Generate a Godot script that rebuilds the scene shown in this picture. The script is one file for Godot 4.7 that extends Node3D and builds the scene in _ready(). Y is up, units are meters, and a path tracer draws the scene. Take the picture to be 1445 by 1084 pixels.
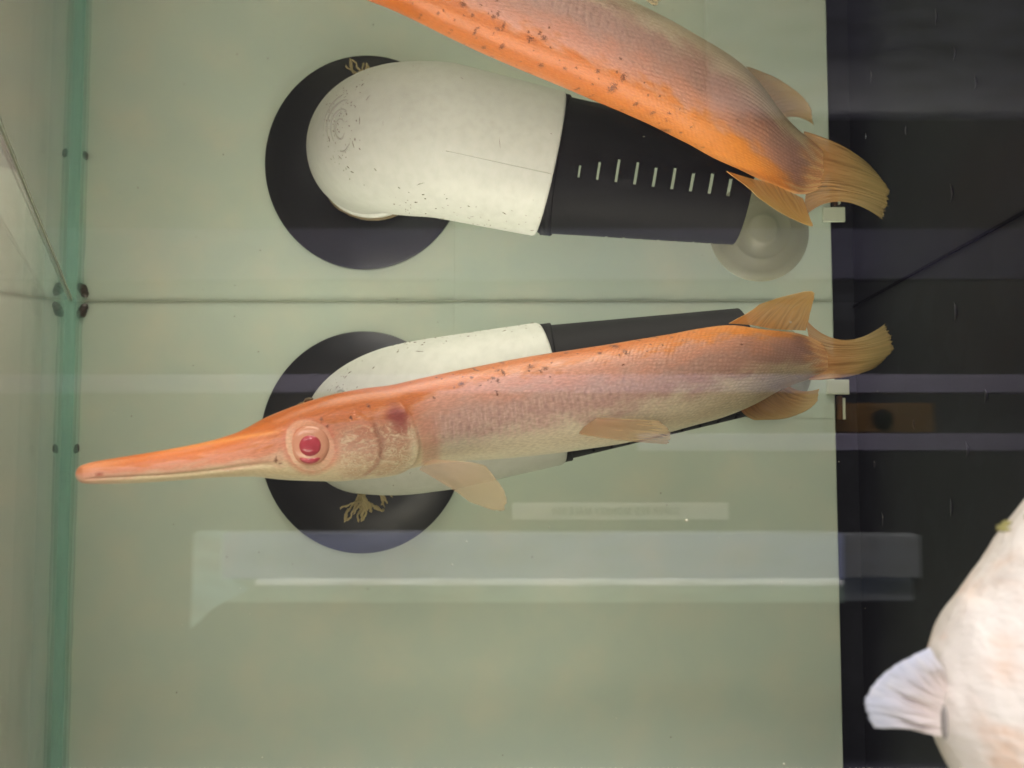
extends Node3D
# A long-snouted orange fish in a small aquarium, seen through the front glass from just under the water line.
# The water surface is a real refracting sheet: below it, beyond the critical angle, it mirrors fish and pipe.

const EYE := Vector3(0.0, 1.2, 0.0)        # camera
const F := 1100.0                          # focal length of the photograph in its own pixels
const HORIZON := 603.0
const SURFACE := 1.2815                    # height of the water
var rng := RandomNumberGenerator.new()
var noise := FastNoiseLite.new()
var M := {}
var taken := {}
var tank: Node3D

# a place in metres from a bearing in the photograph and its distance behind the camera plane
func at(x: float, y: float, d: float) -> Vector3:
	return EYE + Vector3((x - 722.0) / F * d, (HORIZON - y) / F * d, -d)

# ------------------------------------------------------------------ helpers
func numbered(n: String) -> String:
	if not taken.has(n):
		taken[n] = 0
		return n
	taken[n] += 1
	return "%s_%03d" % [n, taken[n]]

func thing(called: String, label: String, category: String, where := Vector3.ZERO, group := "") -> Node3D:
	var o := Node3D.new()
	o.name = numbered(called)
	add_child(o)
	o.position = where
	tag(o, label, category, group)
	return o

func tag(o: Node, label: String, category := "", group := "", kind := "") -> void:
	if label: o.set_meta("label", label)
	if category: o.set_meta("category", category)
	if group: o.set_meta("group", group)
	if kind: o.set_meta("kind", kind)

func part(called: String, m: Mesh, mat: Material, parent: Node3D, where := Vector3.INF) -> MeshInstance3D:
	var o := MeshInstance3D.new()
	o.name = called
	o.mesh = m
	o.material_override = mat
	parent.add_child(o, true)
	# meshes are built in world places; the part keeps them
	o.transform = parent.global_transform.affine_inverse() if where == Vector3.INF else Transform3D(Basis(), where)
	return o

func srgb(r: float, g: float, b: float) -> Color:
	return Color(r / 255.0, g / 255.0, b / 255.0)

func mat(c: Color, rough := 0.6, metal := 0.0) -> StandardMaterial3D:
	var m := StandardMaterial3D.new()
	m.albedo_color = c
	m.roughness = rough
	m.metallic = metal
	return m

func noise_tex(freq: float, ramp: Array, size := 512, seed_ := 3, octaves := 4, kind := FastNoiseLite.TYPE_SIMPLEX_SMOOTH) -> NoiseTexture2D:
	var n := FastNoiseLite.new()
	n.noise_type = kind
	n.seed = seed_
	n.frequency = freq
	n.fractal_octaves = octaves
	var t := NoiseTexture2D.new()
	t.width = size
	t.height = size
	t.seamless = true
	t.noise = n
	if ramp.size():
		var g := Gradient.new()
		var offs := PackedFloat32Array()
		var cols := PackedColorArray()
		for r in ramp:
			offs.append(r[0])
			cols.append(r[1])
		g.offsets = offs
		g.colors = cols
		t.color_ramp = g
	return t

func quad(st: SurfaceTool, a: int, b: int, c: int, d: int) -> void:
	for k in [a, b, c, a, c, d]:
		st.add_index(k)

func boxmesh(lo: Vector3, hi: Vector3, bevel := 0.0) -> ArrayMesh:
	# a box with chamfered edges
	var st := SurfaceTool.new()
	st.begin(Mesh.PRIMITIVE_TRIANGLES)
	st.set_smooth_group(-1)
	var c := (lo + hi) / 2.0
	var h := (hi - lo) / 2.0
	var b := minf(bevel, minf(h.x, minf(h.y, h.z)) * 0.9)
	var v := func(sx, sy, sz, ax): 
		var p := Vector3(sx * h.x, sy * h.y, sz * h.z)
		for k in 3:
			if k != ax: p[k] -= signf(p[k]) * b
		return c + p
	var tri := func(p: Array):
		var n: Vector3 = (p[1] - p[0]).cross(p[2] - p[0])
		var mid := Vector3.ZERO
		for q in p: mid += q
		mid /= p.size()
		if n.dot(mid - c) > 0: p.reverse()
		for k in range(1, p.size() - 1):
			for q in [p[0], p[k], p[k + 1]]: st.add_vertex(q)
	for s in [-1, 1]:
		tri.call([v.call(s, -1, -1, 0), v.call(s, 1, -1, 0), v.call(s, 1, 1, 0), v.call(s, -1, 1, 0)])
		tri.call([v.call(-1, s, -1, 1), v.call(1, s, -1, 1), v.call(1, s, 1, 1), v.call(-1, s, 1, 1)])
		tri.call([v.call(-1, -1, s, 2), v.call(1, -1, s, 2), v.call(1, 1, s, 2), v.call(-1, 1, s, 2)])
	if b > 0:
		for s in [-1, 1]:
			for t in [-1, 1]:
				tri.call([v.call(s, t, -1, 0), v.call(s, t, 1, 0), v.call(s, t, 1, 1), v.call(s, t, -1, 1)])
				tri.call([v.call(s, -1, t, 0), v.call(s, 1, t, 0), v.call(s, 1, t, 2), v.call(s, -1, t, 2)])
				tri.call([v.call(-1, s, t, 1), v.call(1, s, t, 1), v.call(1, s, t, 2), v.call(-1, s, t, 2)])
				for u in [-1, 1]:
					tri.call([v.call(s, t, u, 0), v.call(s, t, u, 1), v.call(s, t, u, 2)])
	st.generate_normals()
	return st.commit()

# tube along a polyline with a radius at each point
func tube(path: Array, radii: Array, around := 24, cap := true, wobble := 0.0) -> ArrayMesh:
	var st := SurfaceTool.new()
	st.begin(Mesh.PRIMITIVE_TRIANGLES)
	var n := path.size()
	var t0: Vector3 = (path[1] - path[0]).normalized()
	var side := t0.cross(Vector3.UP)
	if side.length() < 0.1: side = t0.cross(Vector3.RIGHT)
	side = side.normalized()
	for i in n:
		var t: Vector3 = (path[mini(i + 1, n - 1)] - path[maxi(i - 1, 0)]).normalized()
		side = (side - t * side.dot(t)).normalized()
		var up := side.cross(t)
		for k in around + 1:
			var a := TAU * k / around
			var dir := side * cos(a) + up * sin(a)
			var r: float = radii[i]
			if wobble > 0: r *= 1.0 + wobble * noise.get_noise_3d(path[i].x * 3000.0, path[i].y * 3000.0 + k % around * 40, path[i].z * 3000.0)
			st.set_uv(Vector2(float(i) / (n - 1), float(k) / around))
			st.add_vertex(path[i] + dir * r)
	for i in n - 1:
		for k in around:
			var a := i * (around + 1) + k
			quad(st, a, a + 1, a + around + 2, a + around + 1)
	if cap:
		for e in [0, n - 1]:
			var base: int = n * (around + 1) + (0 if e == 0 else 1)
			st.set_uv(Vector2(0, 0))
			st.add_vertex(path[e])
			for k in around:
				var a: int = e * (around + 1) + k
				if e == 0:
					for q in [base, a + 1, a]: st.add_index(q)
				else:
					for q in [base, a, a + 1]: st.add_index(q)
	st.generate_normals()
	return st.commit()

# surface of revolution: profile of (radius, height) round axis dir at origin
func lathe(profile: Array, origin: Vector3, dir: Vector3, around := 64, squash := Vector2.ONE) -> ArrayMesh:
	var st := SurfaceTool.new()
	st.begin(Mesh.PRIMITIVE_TRIANGLES)
	dir = dir.normalized()
	var s := dir.cross(Vector3.UP)
	if s.length() < 0.1: s = dir.cross(Vector3.RIGHT)
	s = s.normalized()
	var u := s.cross(dir)
	for i in profile.size():
		for k in around + 1:
			var a := TAU * k / around
			st.set_uv(Vector2(float(k) / around, float(i) / profile.size()))
			st.add_vertex(origin + dir * profile[i].y + (s * cos(a) * squash.x + u * sin(a) * squash.y) * profile[i].x)
	for i in profile.size() - 1:
		for k in around:
			var a := i * (around + 1) + k
			quad(st, a, a + 1, a + around + 2, a + around + 1)
	st.generate_normals()
	return st.commit()

# ------------------------------------------------------------------ the gar
# bearing x, top y, bottom y in the photograph; distance; half width over half height; roll of the back away from the viewer
var GAR := [
	[111, 664, 674, 0.2235, 1.1, 0.0], [114, 659, 679, 0.224, 1.15, 0.0], [122, 655, 682, 0.225, 1.2, 0.0], [140, 650.5, 682.5, 0.227, 1.2, 0.0], [180, 644, 682, 0.232, 1.15, 0.0],
	[240, 634, 678.5, 0.239, 1.1, 0.0], [300, 622, 674, 0.2465, 1.1, 0.0], [340, 610, 673, 0.251, 1.05, 0.0], [360, 601, 674, 0.2535, 1.0, 0.0], [385, 588, 677, 0.257, 0.92, 0.0],
	[425, 572, 679, 0.262, 0.85, 0.0], [470, 558, 679, 0.267, 0.84, 0.0], [520, 548, 673, 0.2725, 0.84, 0.0], [560, 543, 664, 0.277, 0.85, 0.0], [600, 534, 656, 0.281, 0.86, 0.02],
	[650, 523, 651, 0.287, 0.87, 0.05], [700, 513, 648, 0.293, 0.88, 0.08], [760, 502, 642, 0.3, 0.88, 0.12], [820, 493, 634, 0.308, 0.88, 0.18], [870, 485.5, 626, 0.3155, 0.88, 0.24],
	[920, 477, 614, 0.323, 0.86, 0.3], [960, 470, 603, 0.33, 0.84, 0.36], [1000, 462, 592, 0.338, 0.8, 0.42], [1040, 457, 576, 0.347, 0.74, 0.48], [1080, 461, 556, 0.358, 0.64, 0.54],
	[1115, 462, 543, 0.369, 0.48, 0.6], [1140, 463, 537, 0.378, 0.3, 0.64], [1158, 468, 532, 0.3835, 0.14, 0.66], [1172, 478, 524, 0.387, 0.04, 0.66]]

func gar_row(x: float) -> Array:
	var i := 0
	while i < GAR.size() - 2 and GAR[i + 1][0] < x: i += 1
	var p1: Array = GAR[i]
	var p2: Array = GAR[i + 1]
	var p0: Array = GAR[maxi(i - 1, 0)]
	var p3: Array = GAR[mini(i + 2, GAR.size() - 1)]
	var h: float = p2[0] - p1[0]
	var u := clampf((x - p1[0]) / h, 0, 1)
	var out := [x]
	for k in range(1, 6):
		var m1: float = (p2[k] - p0[k]) / maxf(p2[0] - p0[0], 1e-3) * h
		var m2: float = (p3[k] - p1[k]) / maxf(p3[0] - p1[0], 1e-3) * h
		out.append((2 * u ** 3 - 3 * u * u + 1) * p1[k] + (u ** 3 - 2 * u * u + u) * m1 + (-2 * u ** 3 + 3 * u * u) * p2[k] + (u ** 3 - u * u) * m2)
	out[3] *= lerpf(0.965, 1.0, smoothstep(1000, 1120, x))
	return out

# share of the way from back (0) to belly (1) round the body for a spot seen at x, y
func gar_round(x: float, y: float) -> float:
	var r := gar_row(x)
	return acos(clampf(1.0 - 2.0 * (y - r[1]) / (r[2] - r[1]), -1, 1)) / PI

func gar_frame(x: float) -> Array:
	var r := gar_row(x)
	var c := at(x, (r[1] + r[2]) / 2, r[3])
	var r2 := gar_row(x + 6.0 if x < 1160 else x)
	var r1 := gar_row(x - 6.0 if x > 118 else x)
	var t := (at(r2[0], (r2[1] + r2[2]) / 2, r2[3]) - at(r1[0], (r1[1] + r1[2]) / 2, r1[3])).normalized()
	var up := Vector3(0, cos(r[5]), -sin(r[5]))
	up = (up - t * up.dot(t)).normalized()
	var side := t.cross(up).normalized()       # towards the viewer
	if side.z < 0: side = -side
	var hh: float = (r[2] - r[1]) / 2.0 / F * r[3]
	return [c, t, up, side, hh, hh * r[4]]

func gar_point(x: float, a: float) -> Vector3:
	# a: 0 back, 1 belly, on the near side; 1..2 back up the far side
	var f := gar_frame(x)
	var ang := a * PI
	var ca := cos(ang)
	var sa := sin(ang)
	var w: float = f[5]
	var p: float = 0.88
	var dx: float = signf(sa) * absf(sa) ** p * w
	var dy: float = signf(ca) * absf(ca) ** p * f[4]
	# the upper jaw is a broad bar, the lower a narrower one: a crease along the mouth
	var bump := 0.0
	var aa := a if a <= 1 else 2.0 - a
	if x < 400:
		bump -= 0.00045 * exp(-((aa - (0.66 + 0.02 * sin(x * 0.03))) / 0.035) ** 2) * smoothstep(112, 135, x) * (1.0 - smoothstep(350, 400, x))
	# gill cover: plate that stands proud and ends in a curved edge
	var edge := 573.0 - 26.0 * ((aa - 0.6) / 0.35) ** 2
	if aa > 0.3:
		bump += 0.0011 * smoothstep(470, 560, x) * (1.0 - smoothstep(edge - 2.0, edge + 3.0, x)) * smoothstep(0.3, 0.42, aa)
	var pre := 518.0 - 30.0 * ((aa - 0.6) / 0.3) ** 2
	bump += 0.0005 * smoothstep(440, 510, x) * (1.0 - smoothstep(pre - 2.0, pre + 3.0, x)) * smoothstep(0.32, 0.45, aa)
	var dir: Vector3 = (f[3] * sa + f[2] * ca).normalized()
	return f[0] + f[3] * dx + f[2] * dy + dir * bump

func gar_paint() -> Array:
	var W := 1600
	var H := 448
	var img := Image.create(W, H, false, Image.FORMAT_RGB8)
	var hgt := Image.create(W, H, false, Image.FORMAT_RGB8)
	var n1 := FastNoiseLite.new(); n1.seed = 11; n1.frequency = 0.012; n1.fractal_octaves = 4
	var n2 := FastNoiseLite.new(); n2.seed = 5; n2.frequency = 0.07; n2.fractal_octaves = 3
	var cell := FastNoiseLite.new(); cell.seed = 9; cell.noise_type = FastNoiseLite.TYPE_CELLULAR; cell.frequency = 0.045
	cell.cellular_return_type = FastNoiseLite.RETURN_DISTANCE
	var back_h := srgb(188, 98, 26); var back_b := srgb(200, 112, 50); var back_t := srgb(212, 130, 52)
	var pink_h := srgb(206, 136, 104); var pink_b := srgb(212, 152, 128); var pink_t := srgb(190, 134, 106)
	var mid_h := srgb(205, 160, 130); var mid_b := srgb(198, 160, 144); var mid_t := srgb(166, 124, 104)
	var low_h := srgb(212, 192, 152); var low_b := srgb(226, 212, 182); var low_t := srgb(208, 188, 148)
	var bel_h := srgb(222, 210, 178); var bel_b := srgb(236, 226, 198); var bel_t := srgb(224, 208, 168)
	for i in W:
		var x := 108.0 + 1070.0 * i / (W - 1)
		var kt := smoothstep(780, 1080, x)
		var kh := 1.0 - smoothstep(560, 620, x)
		var mix3 := func(h: Color, b: Color, t: Color): return b.lerp(t, kt).lerp(h, kh)
		var c0: Color = mix3.call(back_h, back_b, back_t)
		var c1: Color = mix3.call(pink_h, pink_b, pink_t)
		var c2: Color = mix3.call(mid_h, mid_b, mid_t)
		var c3: Color = mix3.call(low_h, low_b, low_t)
		var c4: Color = mix3.call(bel_h, bel_b, bel_t)
		# where orange gives way on the snout
		var snout := 1.0 - smoothstep(330, 420, x)
		var r := gar_row(x)
		var purple := smoothstep(1060, 1135, x)
		for j in H:
			var a := (j + 0.5) / H
			var y: float = (r[1] + r[2]) / 2 - (r[2] - r[1]) / 2 * cos(a * PI)
			var w := n1.get_noise_2d(i * 1.0, j * 1.6)
			var f := n2.get_noise_2d(i * 1.0, j * 2.0)
			var s := a + w * 0.09
			var b0 := lerpf(lerpf(0.24, 0.3, kt), 0.33, kh)
			b0 = lerpf(b0, 0.37, snout)
			var b2 := lerpf(0.53, 0.58, snout)
			var c: Color
			if s < b0: c = c0
			elif s < b0 + 0.1: c = c0.lerp(c1, smoothstep(b0, b0 + 0.1, s))
			elif s < b2: c = c1.lerp(c2, smoothstep(b0 + 0.1, b2, s))
			elif s < 0.72: c = c2.lerp(c3, smoothstep(b2, 0.72, s))
			else: c = c3.lerp(c4, smoothstep(0.72, 0.95, s))
			if purple > 0 and a > 0.2 and a < 0.75:
				c = c.lerp(srgb(132, 96, 88), 0.6 * purple * smoothstep(0.22, 0.36, s) * (1 - smoothstep(0.62, 0.75, s)))
			var h := 0.5 + f * 0.06
			# scales give way to fin rays at the root of the tail
			var root := smoothstep(1112 + 26 * w, 1150 + 30 * w, x)
			if root > 0:
				c = c.lerp(srgb(190, 134, 86).lerp(srgb(214, 172, 116), 0.5 + 0.5 * sin(a * 60.0 + w * 3.0)), root)
			# orange ridge line running from the snout over the eye
			if x < 420:
				var line := 640.0 - (x - 200.0) * 0.16
				var dl := exp(-((y - line) / 3.2) ** 2) * smoothstep(190, 260, x) * (1 - smoothstep(370, 400, x))
				c = c.lerp(srgb(232, 160, 90), 0.55 * dl)
				h += 0.12 * dl
				c = c.lerp(srgb(212, 150, 122), 0.6 * (1 - smoothstep(112, 190, x)))
			# scales: oblique rows of lozenges
			if x > 590:
				var k := smoothstep(590, 640, x)
				var p := (i * 0.36 + j * 0.2)
				var q := (i * 0.12 - j * 0.33)
				var lz := absf(sin(p * 0.85)) * absf(sin(q * 0.85))
				var amp: float = 0.5 + 0.5 * n1.get_noise_2d(i * 2.0 + 900, j * 2.0)
				var tailward := lerpf(0.35, 1.0, smoothstep(700, 1000, x))
				h += (lz - 0.45) * 0.3 * k * (0.3 + 0.7 * amp) * tailward
				c = c.lerp(c.lightened(0.25), clampf(lz - 0.35, 0, 1) * k * amp * 0.7 * tailward)
				c = c.lerp(c.darkened(0.22), clampf(0.35 - lz, 0, 1) * k * amp * 1.0 * tailward)
				# upright dusky bars of the scale rows along the flank
				var bar := sin(x * TAU / 10.5 + a * 6.0 + w * 1.6) * (0.55 + 0.45 * sin(a * 118.0 + x * 0.3)) * smoothstep(0.42, 0.5, a) * (1 - smoothstep(0.6, 0.68, a)) * (1 - smoothstep(760, 940, x))
				c = c.lerp(srgb(160, 122, 116), clampf(bar, 0, 1) * 0.4 * (0.5 + amp))
				h -= 0.12 * clampf(bar, 0, 1)
				# pale upright flecks where flank turns to belly
				var fl := n2.get_noise_2d(i * 1.8 + 300, j * 0.35)
				c = c.lerp(srgb(222, 186, 170), clampf(fl * 1.6, 0, 0.55) * smoothstep(0.42, 0.52, a) * (1 - smoothstep(0.62, 0.72, a)) * (1 - smoothstep(700, 900, x)))
			# wrinkled silvery cheek
			var ck := smoothstep(446, 480, x) * (1 - smoothstep(555, 580, x)) * smoothstep(0.4, 0.5, a) * (1 - smoothstep(0.84, 0.92, a))
			if ck > 0:
				var d := absf(n2.get_noise_2d(i * 0.85 + j * 0.3 + w * 40.0, j * 0.26 - i * 0.1))
				var vein := 1.0 - smoothstep(0.03, 0.2, d)
				c = c.lerp(srgb(176, 120, 100), 0.35 * ck * (1 - vein))
				c = c.lerp(srgb(230, 216, 182), 0.55 * ck * vein)
				h += 0.22 * ck * (vein - 0.5)
			# bony plates of the gill cover: pale rim, darker furrow before it
			var gx := 573.0 - 26.0 * ((a - 0.6) / 0.35) ** 2
			var gr := exp(-((x - gx + 9.0) / 7.0) ** 2) * smoothstep(0.46, 0.56, a) * (1 - smoothstep(0.8, 0.9, a))
			c = c.lerp(srgb(228, 220, 186), 0.7 * gr * (0.75 + 0.5 * w))
			var px := 520.0 - 34.0 * ((a - 0.56) / 0.3) ** 2
			var pr := exp(-((x - px) / 4.5) ** 2) * smoothstep(0.4, 0.5, a) * (1 - smoothstep(0.76, 0.86, a))
			c = c.lerp(srgb(162, 112, 92), 0.55 * pr)
			h -= 0.2 * pr
			# pink skin before the first scales, behind the gill cover
			var gp := smoothstep(574, 580, x) * (1 - smoothstep(592, 606, x)) * smoothstep(0.42, 0.52, a) * (1 - smoothstep(0.86, 0.94, a))
			c = c.lerp(srgb(196, 126, 104), 0.4 * gp)
			# dark red patch of blood showing through on the gill cover
			var rd := Vector2((x - 547) / 19.0, (y - 590) / 20.0).length()
			c = c.lerp(srgb(138, 60, 54), 0.85 * (1 - smoothstep(0.2, 1.2, rd + w * 0.3)))
			# reddish rim round the eye
			var er := Vector2((x - 425) / 37.0, (y - 628) / 37.0).length()
			c = c.lerp(srgb(206, 118, 92), 0.6 * (1 - smoothstep(0.85, 1.2, er)))
			c = c.lerp(srgb(230, 196, 160), 0.75 * (1 - smoothstep(0.08, 0.15, absf(er - 0.78 - 0.05 * w))) * (0.55 + 0.45 * smoothstep(-10.0, 18.0, (y - 628) - (x - 425) * 0.8)))
			c = c.lerp(srgb(214, 196, 158), 0.5 * smoothstep(0.1, 0.5, n2.get_noise_2d(i * 0.8, j * 0.6 + 77)) * kh * smoothstep(0.66, 0.8, a))
			c = Color(c.r * (1 + f * 0.1), c.g * (1 + f * 0.11), c.b * (1 + f * 0.12))
			img.set_pixel(i, j, c)
			hgt.set_pixel(i, j, Color(h, h, h))
	# brown flecks of dirt that cling to the back
	var fl := []
	for k in [[864, 497, 7, 8], [869, 512, 5, 7], [683, 541, 4, 3], [688, 545, 3, 5], [657, 538, 3, 3], [641, 547, 6, 4], [700, 533, 3, 7], [695, 529, 5, 2], [740, 526, 6, 4], [755, 530, 5, 4], [748, 534, 3, 3], [682, 563, 2, 6], [710, 514, 4, 3], [768, 503, 6, 2], [796, 504, 4, 2], [834, 510, 4, 3], [905, 487, 3, 4], [930, 482, 4, 4], [967, 466, 5, 5], [1020, 508, 2, 3], [447, 594, 3, 4], [453, 604, 3, 3], [486, 593, 3, 4], [513, 576, 3, 4], [374, 646, 3, 6], [380, 651, 4, 2], [138, 668, 6, 3], [690, 500, 4, 2], [630, 552, 2, 2], [602, 566, 2, 3], [855, 532, 3, 2], [980, 480, 2, 2]]:
		fl.append(k)
	for k in 44:
		var x := rng.randf_range(560, 1030)
		var r := gar_row(x)
		fl.append([x, r[1] + (r[2] - r[1]) * rng.randf() ** 2 * 0.3, rng.randf_range(1, 2.6), rng.randf_range(0.8, 2.6)])
	for k in fl:
		var cx: float = (k[0] - 108.0) / 1070.0 * (W - 1)
		var cy := gar_round(k[0], k[1]) * H
		var sc: float = H / PI / maxf(8.0, (gar_row(k[0])[2] - gar_row(k[0])[1]) / 2 * maxf(0.3, sin(cy / H * PI)))
		var rx: float = k[2] * 1.5 * 0.8
		var ry: float = k[3] * sc * 0.75
		var col := srgb(92, 46, 24) if k[0] != 138 else srgb(176, 84, 60)
		for i in range(maxi(0, int(cx - rx * 2)), mini(W, int(cx + rx * 2) + 1)):
			for j in range(maxi(0, int(cy - ry * 2)), mini(H, int(cy + ry * 2) + 1)):
				var q := Vector2((i - cx) / rx, (j - cy) / ry).length() + n2.get_noise_2d(i * 3.0, j * 3.0) * 1.3
				var cov := 1.0 - smoothstep(0.5, 0.95, q)
				if cov > 0:
					img.set_pixel(i, j, img.get_pixel(i, j).lerp(col, cov * 0.75))
					var hp := hgt.get_pixel(i, j).r + 0.2 * cov
					hgt.set_pixel(i, j, Color(hp, hp, hp))
	return [ImageTexture.create_from_image(img), ImageTexture.create_from_image(hgt)]

func gar_body() -> ArrayMesh:
	var st := SurfaceTool.new()
	st.begin(Mesh.PRIMITIVE_TRIANGLES)
	var xs := []
	var x := 111.0
	while x < 1172.0:
		xs.append(x)
		x += 0.8 if x < 118 else (2.2 if x < 610 else 4.0)
	xs.append(1172.0)
	var around := 112
	for i in xs.size():
		for k in around + 1:
			var a := 2.0 * k / around
			st.set_uv(Vector2((xs[i] - 108.0) / 1070.0, a if a <= 1 else 2.0 - a))
			st.add_vertex(gar_point(xs[i], a))
	for i in xs.size() - 1:
		for k in around:
			var q := i * (around + 1) + k
			quad(st, q, q + around + 1, q + around + 2, q + 1)
	for e in [0, xs.size() - 1]:
		st.set_uv(Vector2((xs[e] - 108.0) / 1070.0, 0.5))
		st.add_vertex(gar_frame(xs[e])[0] + gar_frame(xs[e])[1] * (-0.0004 if e == 0 else 0.001))
		var b: int = xs.size() * (around + 1) + (0 if e == 0 else 1)
		for k in around:
			var q: int = e * (around + 1) + k
			for z in ([b, q, q + 1] if e == 0 else [b, q + 1, q]): st.add_index(z)
	st.generate_normals()
	return st.commit()

# a fin: rays run from the base curve over a middle curve to the margin; each curve a list of (bearing x, y, distance)
func fin(base: Array, middle: Array, margin: Array, rays: int, ridge: float, c_in: Color, c_out: Color, c_ray: Color, thick := 0.0004) -> ArrayMesh:
	var st := SurfaceTool.new()
	st.begin(Mesh.PRIMITIVE_TRIANGLES)
	var nv := rays * 12
	var nu := 22
	var pos := func(u: float, v: float):
		var b: Vector3 = poly(base, v)
		var m: Vector3 = poly(middle, v)
		var e: Vector3 = poly(margin, v)
		# the curve through b, m, e
		return b * (1 - u) * (1 - 2 * u) + m * 4 * u * (1 - u) + e * u * (2 * u - 1)
	var grid := []
	for i in nu + 1:
		var row := []
		for k in nv + 1:
			var v := float(k) / nv
			var ph := v * rays + 1.1 * noise.get_noise_2d(v * 190.0, rays * 13.0)
			var u := float(i) / nu
			var rag := 1.0 - 0.012 * absf(sin(ph * PI)) - 0.06 * (0.5 + 0.5 * noise.get_noise_2d(v * 600.0, rays * 31.0))
			row.append(pos.call(u * rag, v))
		grid.append(row)
	for side in 2:
		for i in nu + 1:
			for k in nv + 1:
				var p: Vector3 = grid[i][k]
				var du: Vector3 = grid[mini(i + 1, nu)][k] - grid[maxi(i - 1, 0)][k]
				var dv: Vector3 = grid[i][mini(k + 1, nv)] - grid[i][maxi(k - 1, 0)]
				var n := du.cross(dv).normalized()
				var u := float(i) / nu
				var ph := float(k) / nv * rays + 1.3 * noise.get_noise_2d(float(k) / nv * 190.0, rays * 13.0 + u * 26.0)
				var bundle := 0.5 + 0.9 * noise.get_noise_2d(float(k) / nv * 130.0 + 400.0, rays * 7.0 + u * 20.0)
				var ray := cos(ph * TAU)
				var wave := 0.55 * noise.get_noise_2d(float(k) / nv * 260.0 + rays * 50.0, i * 2.0)
				p += n * (ridge * (ray * 0.4 * bundle * (1 - 0.5 * u) + wave * 4.5 * sin(PI * clampf(u * 1.2, 0, 1))) + (thick if side == 0 else -thick) * (1.0 - 0.5 * u) / 2.0)
				var c := c_in.lerp(c_out, smoothstep(0.05, 0.95, u))
				var fine := maxf(0.0, cos(ph * TAU)) ** 3 if u < 0.45 else maxf(0.0, -cos(ph * 2.0 * TAU)) ** 3
				c = c.lerp(c_ray, clampf(0.5 * fine * bundle + 0.55 * noise.get_noise_2d(float(k) / nv * 500.0, i * 1.2 + rays * 77.0), 0, 0.8))
				c = c.darkened(0.2 * clampf(-ray, 0, 1) * (1.0 - u) * bundle)
				st.set_color(c.srgb_to_linear())
				st.set_uv(Vector2(u, float(k) / nv))
				st.add_vertex(p)
		var o := side * (nu + 1) * (nv + 1)
		for i in nu:
			for k in nv:
				var q := o + i * (nv + 1) + k
				if side == 0: quad(st, q, q + nv + 1, q + nv + 2, q + 1)
				else: quad(st, q, q + 1, q + nv + 2, q + nv + 1)
	# close the rim
	var second := (nu + 1) * (nv + 1)
	for k in nv:
		var q := nu * (nv + 1) + k
		quad(st, q, q + second, q + second + 1, q + 1)
	for i in nu:
		for k in [0, nv]:
			var q: int = i * (nv + 1) + k
			if k == 0: quad(st, q, q + second, q + second + nv + 1, q + nv + 1)
			else: quad(st, q, q + nv + 1, q + second + nv + 1, q + second)
	st.generate_normals()
	return st.commit()

func poly(pts: Array, v: float) -> Vector3:
	var f := v * (pts.size() - 1)
	var i := clampi(int(f), 0, pts.size() - 2)
	var u := f - i
	var q := []
	for k in range(i - 1, i + 3):
		var z: Array = pts[clampi(k, 0, pts.size() - 1)]
		q.append(at(z[0], z[1], z[2]))
	return 0.5 * ((2.0 * q[1]) + (q[2] - q[0]) * u + (2.0 * q[0] - 5.0 * q[1] + 4.0 * q[2] - q[3]) * u * u + (3.0 * q[1] - q[0] - 3.0 * q[2] + q[3]) * u ** 3)

func fin_mat(alpha: float, glow: Color) -> StandardMaterial3D:
	var m := mat(Color(1, 1, 1, alpha), 0.45)
	m.vertex_color_use_as_albedo = true
	m.backlight_enabled = true
	m.backlight = glow
	if alpha < 1.0: m.transparency = BaseMaterial3D.TRANSPARENCY_ALPHA
	return m

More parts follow.
